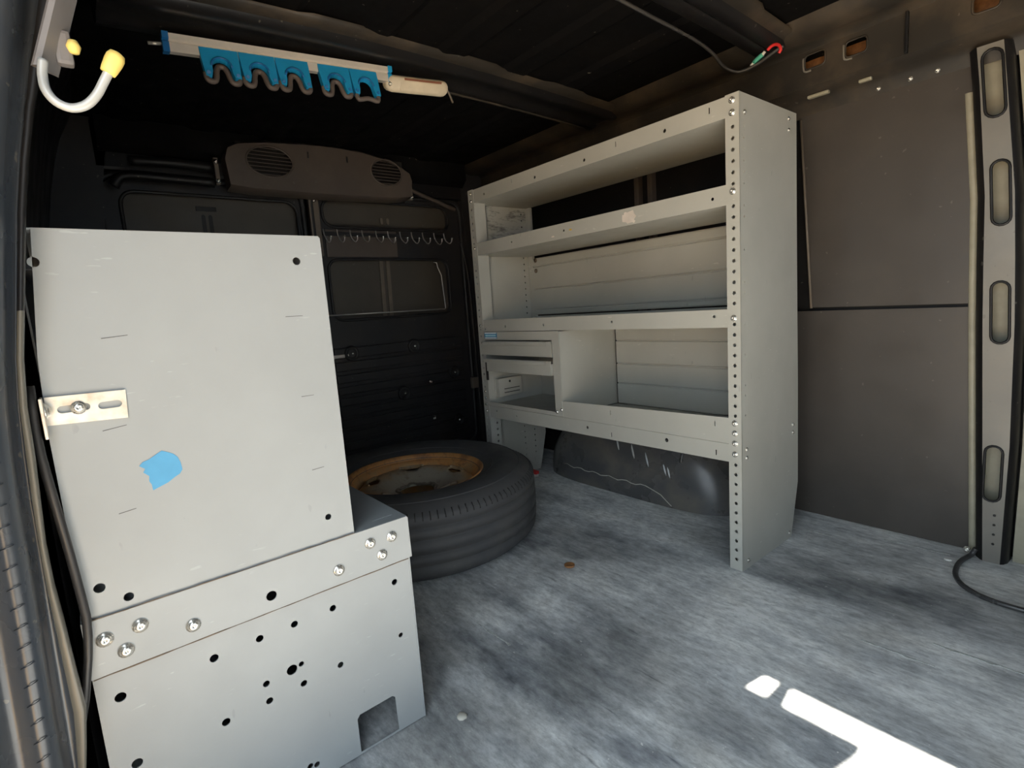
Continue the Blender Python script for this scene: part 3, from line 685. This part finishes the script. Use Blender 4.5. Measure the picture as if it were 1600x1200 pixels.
# slotted angle bracket tying the cabinet to the jamb
b = MB(); b.plate([(-1.284, .6225), (-1.2095, .6185), (-1.2075, .6525), (-1.282, .6545)], [slot(0, 0, .001, .001, 0)[:0] or [(u, v) for v, u in slot(.6385, -1.273, -1.243, .0085, 0)], [(u, v) for v, u in slot(.6370, -1.236, -1.213, .0085, 0)]], (XB + .0035, 0, 0), Y, Z, .003)
b.box((XB + .0005, -1.2865, .610), (XB + .024, -1.2835, .655), .0008)
br = part(b, 'angle_bracket', 'zinc', nc); tag(br, 'zinc plated slotted angle bracket')
bolt(br, (XB + .0035, -1.254, .6385), (1, 0, 0), bolt_mesh(.0062), 'bolt')
bolt(br, (XB + .012, -1.2835, .640), (0, 1, 0), BOLT_L, 'bolt')
for yy, z, w_, sl2 in ((-1.222, .715, .026, .002), (-1.01, .727, .024, .0), (-1.002, .610, .018, .0), (-1.000, .498, .018, .001), (-1.236, .606, .024, .003), (-1.235, .502, .018, .002)):
    b = MB(); b.plate([(yy, z), (yy + w_, z + sl2), (yy + w_, z + sl2 + .0007), (yy, z + .0009)], [], (XB + .0003, 0, 0), Y, Z, .0003); part(b, 'pencil_mark', 'mark', nc)
# torn blue tape
tp = MB()
o_ = [(-1.207, .556), (-1.203, .560), (-1.196, .562), (-1.188, .5665), (-1.1815, .570), (-1.176, .567), (-1.170, .5635), (-1.1655, .558), (-1.1635, .551), (-1.1625, .541), (-1.166, .536), (-1.172, .533), (-1.180, .528), (-1.190, .5245), (-1.197, .522), (-1.1975, .530), (-1.1995, .5345), (-1.1985, .541), (-1.204, .547), (-1.2015, .551)]
tp.plate(o_, [], (0, 0, 0), Y, Z, .0004)
tag(tp.build('tape_scrap', 'tape', None, (XB + .0006, 0, 0)), 'torn scrap of blue masking tape stuck on the pale cabinet', 'tape')

# ================================================================== SPARE WHEEL
SW = (-.868, -.448, 0)
sw = tag(empty('spare_wheel', SW), 'worn black tyre on a rusty steel rim lying flat on the floor', 'wheel')
zc_ = .118
half = [(.206, .080), (.214, .090), (.232, .098), (.262, .110), (.295, .116), (.325, .114), (.348, .106), (.364, .096), (.3755, .086), (.3805, .079)]
tread = []
zt = .079
for gz in (.052, .020, -.020, -.052):
    tread += [(.3835, gz + .0036), (.3785, gz + .0024), (.3785, gz - .0024), (.3835, gz - .0036)]
pf = [(r, zc_ + z) for r, z in half] + [(r + .002 * (1 - abs(z) / .06), zc_ + z) for r, z in tread] + [(r, zc_ - z) for r, z in reversed(half)]
b = MB(); b.lathe(pf, 96); ty = b.build('tyre', 'tyre', sw)
for rr, z in ((.338, .1105), (.252, .1065)):
    b = MB(); b.lathe([(rr - .003, zc_ + z - .002), (rr - .001, zc_ + z + .0012), (rr + .001, zc_ + z + .001), (rr + .003, zc_ + z - .003)], 96); b.build('moulded_ring', 'tyre', ty)
b = MB()
for k in range(120):   # shoulder sipes
    a = 2 * PI * k / 120; d = Vector((math.cos(a), math.sin(a), 0))
    b.tube([d * .3822 + Vector((0, 0, zc_ + .073)), d * .3790 + Vector((0, 0, zc_ + .083)), d * .3700 + Vector((0, 0, zc_ + .0925))], .0014, 4)
sp_ = b.build('shoulder_sipes', 'rubber', ty); sp_['kind'] = 'stuff'
b = MB(); b.lathe([(.210, .197), (.219, .203), (.222, .209), (.219, .213), (.213, .212), (.208, .203), (.204, .185), (.196, .172), (.190, .140), (.186, .05), (.204, .036), (.220, .028), (.216, .024), (.200, .034), (.180, .046), (.183, .140), (.19, .176), (.200, .190)], 72, None, True)
b.build('rim', 'rust', sw)
b = MB(); b.lathe([(r, z + .020) for r, z in [(.187, .146), (.175, .158), (.155, .166), (.135, .165), (.115, .156), (.095, .142), (.078, .132), (.064, .130), (.060, .124), (.064, .122), (.078, .126), (.096, .136), (.115, .149), (.135, .158), (.155, .159), (.172, .152), (.184, .140)]], 72, None, True)
disc = b.build('wheel_disc', 'rust')
NH = 5; A0 = 2.75; cutter = MB()
for k in range(NH):
    a = A0 + 2 * PI * k / NH
    mt = Matrix.Rotation(a, 4, 'Z') @ Matrix.Translation((.146, 0, .12)) @ Matrix.Diagonal((.80, 1.55, 1, 1))
    cutter.lathe([(0, 0), (.0255, 0), (.0255, .1), (0, .1)], 24, mt, False, False)
co = cutter.build('cutter', None)
md = disc.modifiers.new('cut', 'BOOLEAN'); md.object = co; md.operation = 'DIFFERENCE'; md.solver = 'EXACT'
dg = bpy.context.evaluated_depsgraph_get()
me2 = bpy.data.meshes.new_from_object(disc.evaluated_get(dg)); disc.modifiers.clear(); disc.data = me2
if not me2.materials: me2.materials.append(M['rust'])
bpy.data.objects.remove(co); disc.parent = sw
for k in range(NH):
    a = A0 + 2 * PI * k / NH; b = MB(); pts = []
    for j in range(13):
        t = -PI * .55 + PI * 1.1 * j / 12
        pts.append(Matrix.Rotation(a, 4, 'Z') @ Vector((.146 + .0205 * math.cos(t), .040 * math.sin(t),  .1875 - .004 * max(0, math.cos(t)))))
    b.tube(pts, .0040, 6); b.build('hole_lip', 'rust', disc)
b = MB(); pts = []   # corroded hub edge
for k in range(61):
    t = 2 * PI * k / 60; r = .063 + .004 * math.sin(5 * t) + random.uniform(-.003, .003); pts.append((r * math.cos(t), r * math.sin(t), .150 + random.uniform(-.002, .003)))
b.tube(pts, .0045, 6, 0, False); b.build('hub_edge', 'strip', disc)
b = MB(); b.tube([(.205, .10, .205), (.222, .098, .214), (.245, .098, .216)], .003, 6); b.build('valve', 'wire', sw)

# ================================================================== TOOL RAIL AND ROOF FITTINGS
tr = tag(empty('tool_rail', (-.71, -.75, 1.335)), 'aluminium tool holder rail with blue gripper clips under the roof bow', 'tool holder')
def rp(y, dz=0, dx=0): # point along the rail, which follows the curve of the bow
    t = (y + 1.005) / .5; return Vector((-.722 + .016 * t + dx, y, 1.310 + .034 * t + dz))
ys_ = [-1.003 + .499 * k / 12 for k in range(13)]
prof_r = [(-.006, -.012), (.008, -.012), (.008, .006), (.004, .010), (.010, .012), (.010, .024), (-.006, .024), (-.006, -.012)]
b = MB(); b.loft([[rp(y, dz, dx) for dx, dz in prof_r] for y in ys_], False); part(b, 'rail', 'alu', tr)
for y, dy in ((-1.005, -.010), (-.504, .010)):
    b = MB(); q0, q1 = rp(y), rp(y + dy)
    b.loft([[q + Vector((dx * 1.15, 0, dz * 1.08)) for dx, dz in prof_r] for q in (q0 - Vector((0, .2 * dy, 0)), q1)], False); b.face([q1 + Vector((dx * 1.15, 0, dz * 1.08)) for dx, dz in prof_r[:-1]]); part(b, 'end_cap', 'blue' if dy > 0 else 'bluedark', tr)
b = MB(); b.tube([rp(-1.015, .004), rp(-1.040, .002)], .0035, 6); part(b, 'mounting_stud', 'wire', tr)
def clip(y0, y1, op):
    w_ = y1 - y0; h = .066
    O = rp(y0, .004, .010); U = (rp(y1, .004, .010) - O).normalized(); V = Vector((-.30, 0, .95)).normalized()
    o1 = [(0, .002), (w_, .002), (w_ * .985, -h * .62), (w_ * .965, -h), (w_ * .80, -h * 1.0), (w_ * .755, -h * .80)]
    for k in range(9):
        a = PI * k / 8; o1.append((w_ * .5 + w_ * .25 * math.cos(a), -h * .62 + h * .30 * math.sin(a)))
    o1 += [(w_ * .245, -h * .80), (w_ * .20, -h), (w_ * .05, -h), (w_ * .02, -h * .62)]
    b = MB(); b.plate(o1, [], O, U, V, .014); cl = part(b, 'clip', 'blue', tr)
    b = MB(); pts = [O + U * (w_ * .5 + w_ * .27 * math.cos(PI * k / 8)) + V * (-h * .62 + h * .325 * math.sin(PI * k / 8)) + Vector((.001, 0, 0)) for k in range(9)]
    b.tube(pts, .0022, 6); part(b, 'raised_arch', 'bluedark', cl)
    for u in (.12, .88): b = MB(); b.tube([O + U * w_ * u + V * (-h * .88) + Vector((-.002, 0, 0)), O + U * w_ * u + V * (-h * .88) + Vector((.0025, 0, -.001))], .0038, 10); part(b, 'pivot', 'bluedark', cl)
    b = MB(); back_ = Vector((-.007, 0, -.001))
    if op: uv = [(.10, -.98), (.13, -1.15), (.2, -1.2), (.5, -1.12), (.8, -1.2), (.87, -1.15), (.90, -.98)]
    else: uv = [(.06, -.85), (.07, -1.05), (.15, -1.14), (.27, -1.12), (.33, -.95), (.36, -.75), (.42, -.60), (.50, -.57), (.58, -.60), (.64, -.75), (.67, -.95), (.73, -1.12), (.85, -1.14), (.93, -1.05), (.94, -.85)]
    b.tube([O + U * w_ * u + V * (h * v) + back_ for u, v in uv], .0058, 8, 3); part(b, 'rubber_grip', 'grip', cl)
for y0, y1, op in ((-.949, -.872, 0), (-.871, -.794, 0), (-.793, -.717, 0), (-.693, -.615, 0), (-.614, -.540, 1)): clip(y0, y1, op)
# cargo light
lg = tag(empty('cargo_light', (-.70, -.42, 1.335)), 'yellowed white oblong cargo light on the roof bow beside the tool rail', 'lamp')
def stadium(cx, cy, L_, W_, n=8):
    o = []
    for k in range(n + 1): a = -PI / 2 + PI * k / n; o.append((cx + L_ / 2 - W_ / 2 + W_ / 2 * math.cos(a), cy + W_ / 2 * math.sin(a)))
    for k in range(n + 1): a = PI / 2 + PI * k / n; o.append((cx - L_ / 2 + W_ / 2 + W_ / 2 * math.cos(a), cy + W_ / 2 * math.sin(a)))
    return o
rows = []
U = Vector((.02, .19, .012)).normalized(); V = Vector((-.45, 0, -.9)).normalized(); Wn = U.cross(V).normalized()
if Wn.x < 0: Wn = -Wn
O = Vector((-.697, -.418, 1.336))
for sc_, d in ((1.0, -.020), (1.0, 0), (.97, .006), (.88, .010), (.6, .012)):
    rows.append([O + U * u * sc_ + V * v * (sc_ if sc_ > .9 else sc_ * .85) + Wn * d for u, v in stadium(0, 0, .186, .040)])
rows = [r + [r[0]] for r in rows]
b = MB(); b.loft(rows); b.face(rows[-1][:-1]); part(b, 'housing', 'lens', lg)
b = MB(); b.plate([(-.045, -.0175), (.065, -.0175), (.065, -.0125), (-.045, -.0125)], [], O + Wn * .0115, U, V, .003 if U.cross(V).dot(Wn) > 0 else -.003); part(b, 'lens_groove', 'brown', lg)
b = MB(); b.plate([(-.055, -.010), (.06, -.010), (.06, .012), (-.055, .012)], [], O + Wn * .0135, U, V, .003 if U.cross(V).dot(Wn) > 0 else -.003); part(b, 'lens', 'lens', lg)
bolt(lg, O - U * .083 + Wn * .008, Wn, BOLT_S, 'screw')
b = MB(); b.tube([O + U * .09, O + U * .105 + Vector((-.01, 0, -.012)), O + U * .118 + Vector((-.02, 0, -.024)), O + U * .125 + Vector((-.03, 0, -.020))], .003, 6, 4); part(b, 'lead', 'strip', lg)

# rear header trim with two louvred grilles
vt = tag(empty('header_trim', (-1.48, -.37, 1.20)), 'dusty black header trim with two oval louvred grilles above the rear doors', 'trim panel')
ov = [(-.597, 1.306, .082, .054), (-.130, 1.314, .070, .052)]
ou = [(-.740, 1.215), (-.747, 1.30), (-.735, 1.338), (-.70, 1.356), (-.60, 1.372), (-.47, 1.382), (-.35, 1.386), (-.24, 1.382), (-.14, 1.366), (-.06, 1.342), (-.02, 1.318), (-.012, 1.29), (-.022, 1.225), (-.10, 1.215), (-.40, 1.208), (-.66, 1.208)]
b = MB(); b.plate(ou, [circ(u, v, rv, 28, ru) for u, v, ru, rv in ov], (-1.468, 0, 0), Y, Z, .004)
b.loft([[(-1.468, u, v), (-1.475, u, v + (.006 if v > 1.29 else -.006)), (-1.535, u, v + (.012 if v > 1.29 else -.012))] for u, v in ou + [ou[0]]])
part(b, 'trim_shell', 'trim', vt)
b = MB(); b.box((-1.50, -.70, 1.245), (-1.495, -.04, 1.372)); part(b, 'grille_back', 'rubber', vt)
for u, v, ru, rv in ov:
    q = circ(u, v, rv, 28, ru); b = MB(); b.tube([(-1.4675, a, c_) for a, c_ in q + [q[0]]], .0035, 6, 0, False); part(b, 'grille_rim', 'trim', vt)
    for k in range(8):
        z = v - rv + rv * 2 * (k + .6) / 8.2; hw = ru * math.sqrt(max(0, 1 - ((z - v) / rv) ** 2))
        b = MB(); b.loft([[(-1.468, y, z - .002), (-1.466, y, z), (-1.482, y, z + .005), (-1.484, y, z + .003), (-1.468, y, z - .002)] for y in (u - hw, u + hw)], False); part(b, 'louvre', 'trim', vt)
for u in (-.455, -.30): b = MB(); b.box((-1.469, u - .003, 1.335), (-1.466, u + .003, 1.358)); part(b, 'clip_slot', 'rubber', vt)

# wire hook strip on the rear door
hk = tag(empty('hook_strip', (-1.56, -.1, 1.07)), 'row of bright wire peg hooks on the rear door', 'hooks')
b = MB(); b.box((-1.566, -.40, 1.062), (-1.556, .205, 1.078), .002); part(b, 'strip', 'rubber', hk)
for i, y in enumerate((-.395, -.338, -.282, -.228, -.165, -.108, -.048, .010, .068, .130, .185)):
    b = MB(); dz = -.012 + random.uniform(-.004, .004)
    b.tube([(-1.556, y, 1.088), (-1.553, y, 1.070), (-1.545, y + .002, 1.052), (-1.52, y + .004, 1.046 + dz), (-1.50, y + .004, 1.052 + dz), (-1.496, y + .004, 1.066 + dz)], .0026, 6, 4); h_o = part(b, 'hook', 'wire', hk)
    mt = Matrix.Translation((-1.496, y + .004, 1.066 + dz)); b = MB(); b.lathe([(0, -.005), (.004, -.003), (.005, 0), (.004, .003), (0, .005)], 10, mt); part(b, 'hook_tip', 'bolt', h_o)
wb_ = MB(); wb_.tube([(-1.553, -.44, .737), (-1.553, .155, .733), (-1.553, .158, .740), (-1.553, .150, .893), (-1.553, .134, .93), (-1.556, .132, .952), (-1.562, .118, .955)], .0028, 6)
tag(wb_.build('bent_wire', 'wire'), 'thin bent wire rod crossing the rear door window', 'wire')

# padded ladder hook by the jamb
lh = tag(empty('ladder_hook', (-.08, -1.235, .99)), 'curved grey tube hook with a yellow end cap at the upper left', 'hook')
b = MB(); b.box((-.098, -1.238, .990), (-.094, -1.212, 1.10), .001)
b = MB(); b.loft([[(-.075, -1.241 + (z - .98) * .33, z), (-.0735, -1.236 + (z - .98) * .33, z), (-.095, -1.222 + (z - .98) * .33, z), (-.098, -1.222 + (z - .98) * .33, z), (-.078, -1.243 + (z - .98) * .33, z), (-.075, -1.241 + (z - .98) * .33, z)] for z in (.986, 1.02, 1.06, 1.12)], False); part(b, 'mounting_plate', 'plate', lh)
b = MB(); b.box((-.098, -1.220, .996), (-.086, -1.205, 1.030), .004); part(b, 'bracket_ears', 'plate', lh)
b = MB(); b.lathe([(0, -.007), (.004, -.006), (.0065, 0), (.004, .006), (0, .007)], 14, Matrix.Translation((-.085, -1.204, 1.014))); part(b, 'rubber_button', 'yellow', lh)
b = MB(); b.tube([(-.070, -1.231, .990), (-.068, -1.2335, .975), (-.063, -1.233, .960), (-.060, -1.227, .949), (-.058, -1.216, .9445), (-.056, -1.204, .9485), (-.054, -1.194, .959), (-.052, -1.186, .973), (-.050, -1.1785, .987)], .0043, 12, 4); part(b, 'tube', 'tube', lh)
ax = (Vector((-.048, -1.1725, .999)) - Vector((-.051, -1.183, .980))).normalized()
mt = Matrix.Translation((-.051, -1.182, .981)) @ ax.to_track_quat('Z', 'Y').to_matrix().to_4x4()
b = MB(); b.lathe([(.0042, 0), (.0066, .0005), (.0074, .005), (.0082, .013), (.0082, .018), (.0066, .0225), (.003, .024), (0, .0242)], 18, mt); part(b, 'end_cap', 'yellow', lh)

# wiring at the far roof rail
wc = tag(empty('roof_cable', (-.1, .36, 1.36)), 'black cable with red and green connectors hanging along the far roof rail', 'cable')
b = MB(); b.tube([(-.150, -1.05, 1.340), (-.150, -.68, 1.358), (-.150, -.30, 1.364), (-.158, -.10, 1.366), (-.160, .08, 1.362), (-.165, .18, 1.352), (-.168, .235, 1.335), (-.150, .268, 1.320), (-.125, .280, 1.318), (-.09, .288, 1.326), (-.055, .290, 1.338), (-.03, .292, 1.345)], .0042, 8, 6); part(b, 'sheath', 'cable', wc)
b = MB(); b.tube([(-.106, .285, 1.329), (-.101, .285, 1.333), (-.086, .285, 1.340), (-.081, .285, 1.342)], .0058, 8); part(b, 'connector', 'green', wc)
for a, c_ in (((-.114, .285, 1.325), (-.105, .285, 1.330)), ((-.082, .285, 1.341), (-.075, .285, 1.347))):
    b = MB(); b.tube([a, c_], .0038, 6); part(b, 'ferrule', 'white', wc)
b = MB(); b.tube([(-.070, .288, 1.349), (-.061, .288, 1.354), (-.050, .288, 1.355), (-.040, .288, 1.349), (-.035, .288, 1.338), (-.040, .288, 1.330)], .0042, 6, 4); part(b, 'wire_loop', 'red', wc)

# cable on the floor by the pillar
fc = MB(); fc.tube([(.384, .446, .030), (.376, .440, .012), (.366, .405, .008), (.364, .360, .008), (.372, .305, .008), (.393, .262, .008), (.430, .232, .008), (.475, .222, .008), (.55, .225, .008), (.70, .24, .008)], .0056, 10, 6)
tag(fc.build('floor_cable', 'cable'), 'thick black cable curving across the floor from the slotted pillar', 'cable')
# small litter
b = MB(); b.lathe([(0, 0.0005), (.012, 0.0005), (.0145, .002), (.0145, .006), (.012, .0065), (.009, .004), (0, .0035)], 18); tag(b.build('bottle_cap', 'wood', None, (-.350, -.281, 0)), 'small brown cap lying in the middle of the floor', 'cap')
def crumb(name, mat, loc, sx, sy, sz, label, cat):
    b = MB(); n = 11; base = [(sx * math.cos(2 * PI * k / n) * random.uniform(.75, 1.1), sy * math.sin(2 * PI * k / n) * random.uniform(.75, 1.1)) for k in range(n)]
    b.loft([[(u * s_, v * s_, z) for u, v in base + [base[0]]] for s_, z in ((1, 0), (1, sz * .5), (.8, sz), (.2, sz * 1.1))]); b.face([(u * .2, v * .2, sz * 1.1) for u, v in base]); 
    return tag(b.build(name, mat, None, loc), label, cat)
crumb('pebble', 'pebble', (-.104, -.808, 0), .010, .009, .004, 'pale flat crumb on the floor beside the cabinet base', 'pebble')
crumb('paper_scrap', 'white', (.338, .400, 0), .008, .006, .003, 'small white scrap on the floor near the pillar cable', 'scrap')
rs = empty('plastic_scrap', (-1.02, .19, 0)); tag(rs, 'small red and white plastic scrap beside the wheel arch', 'scrap')
b = MB(); b.box((-1.040, .185, .008), (-1.002, .205, .022), .003); part(b, 'red_piece', 'red', rs)
b = MB(); b.box((-1.045, .180, 0), (-1.0, .200, .008), .002); part(b, 'white_piece', 'white', rs)
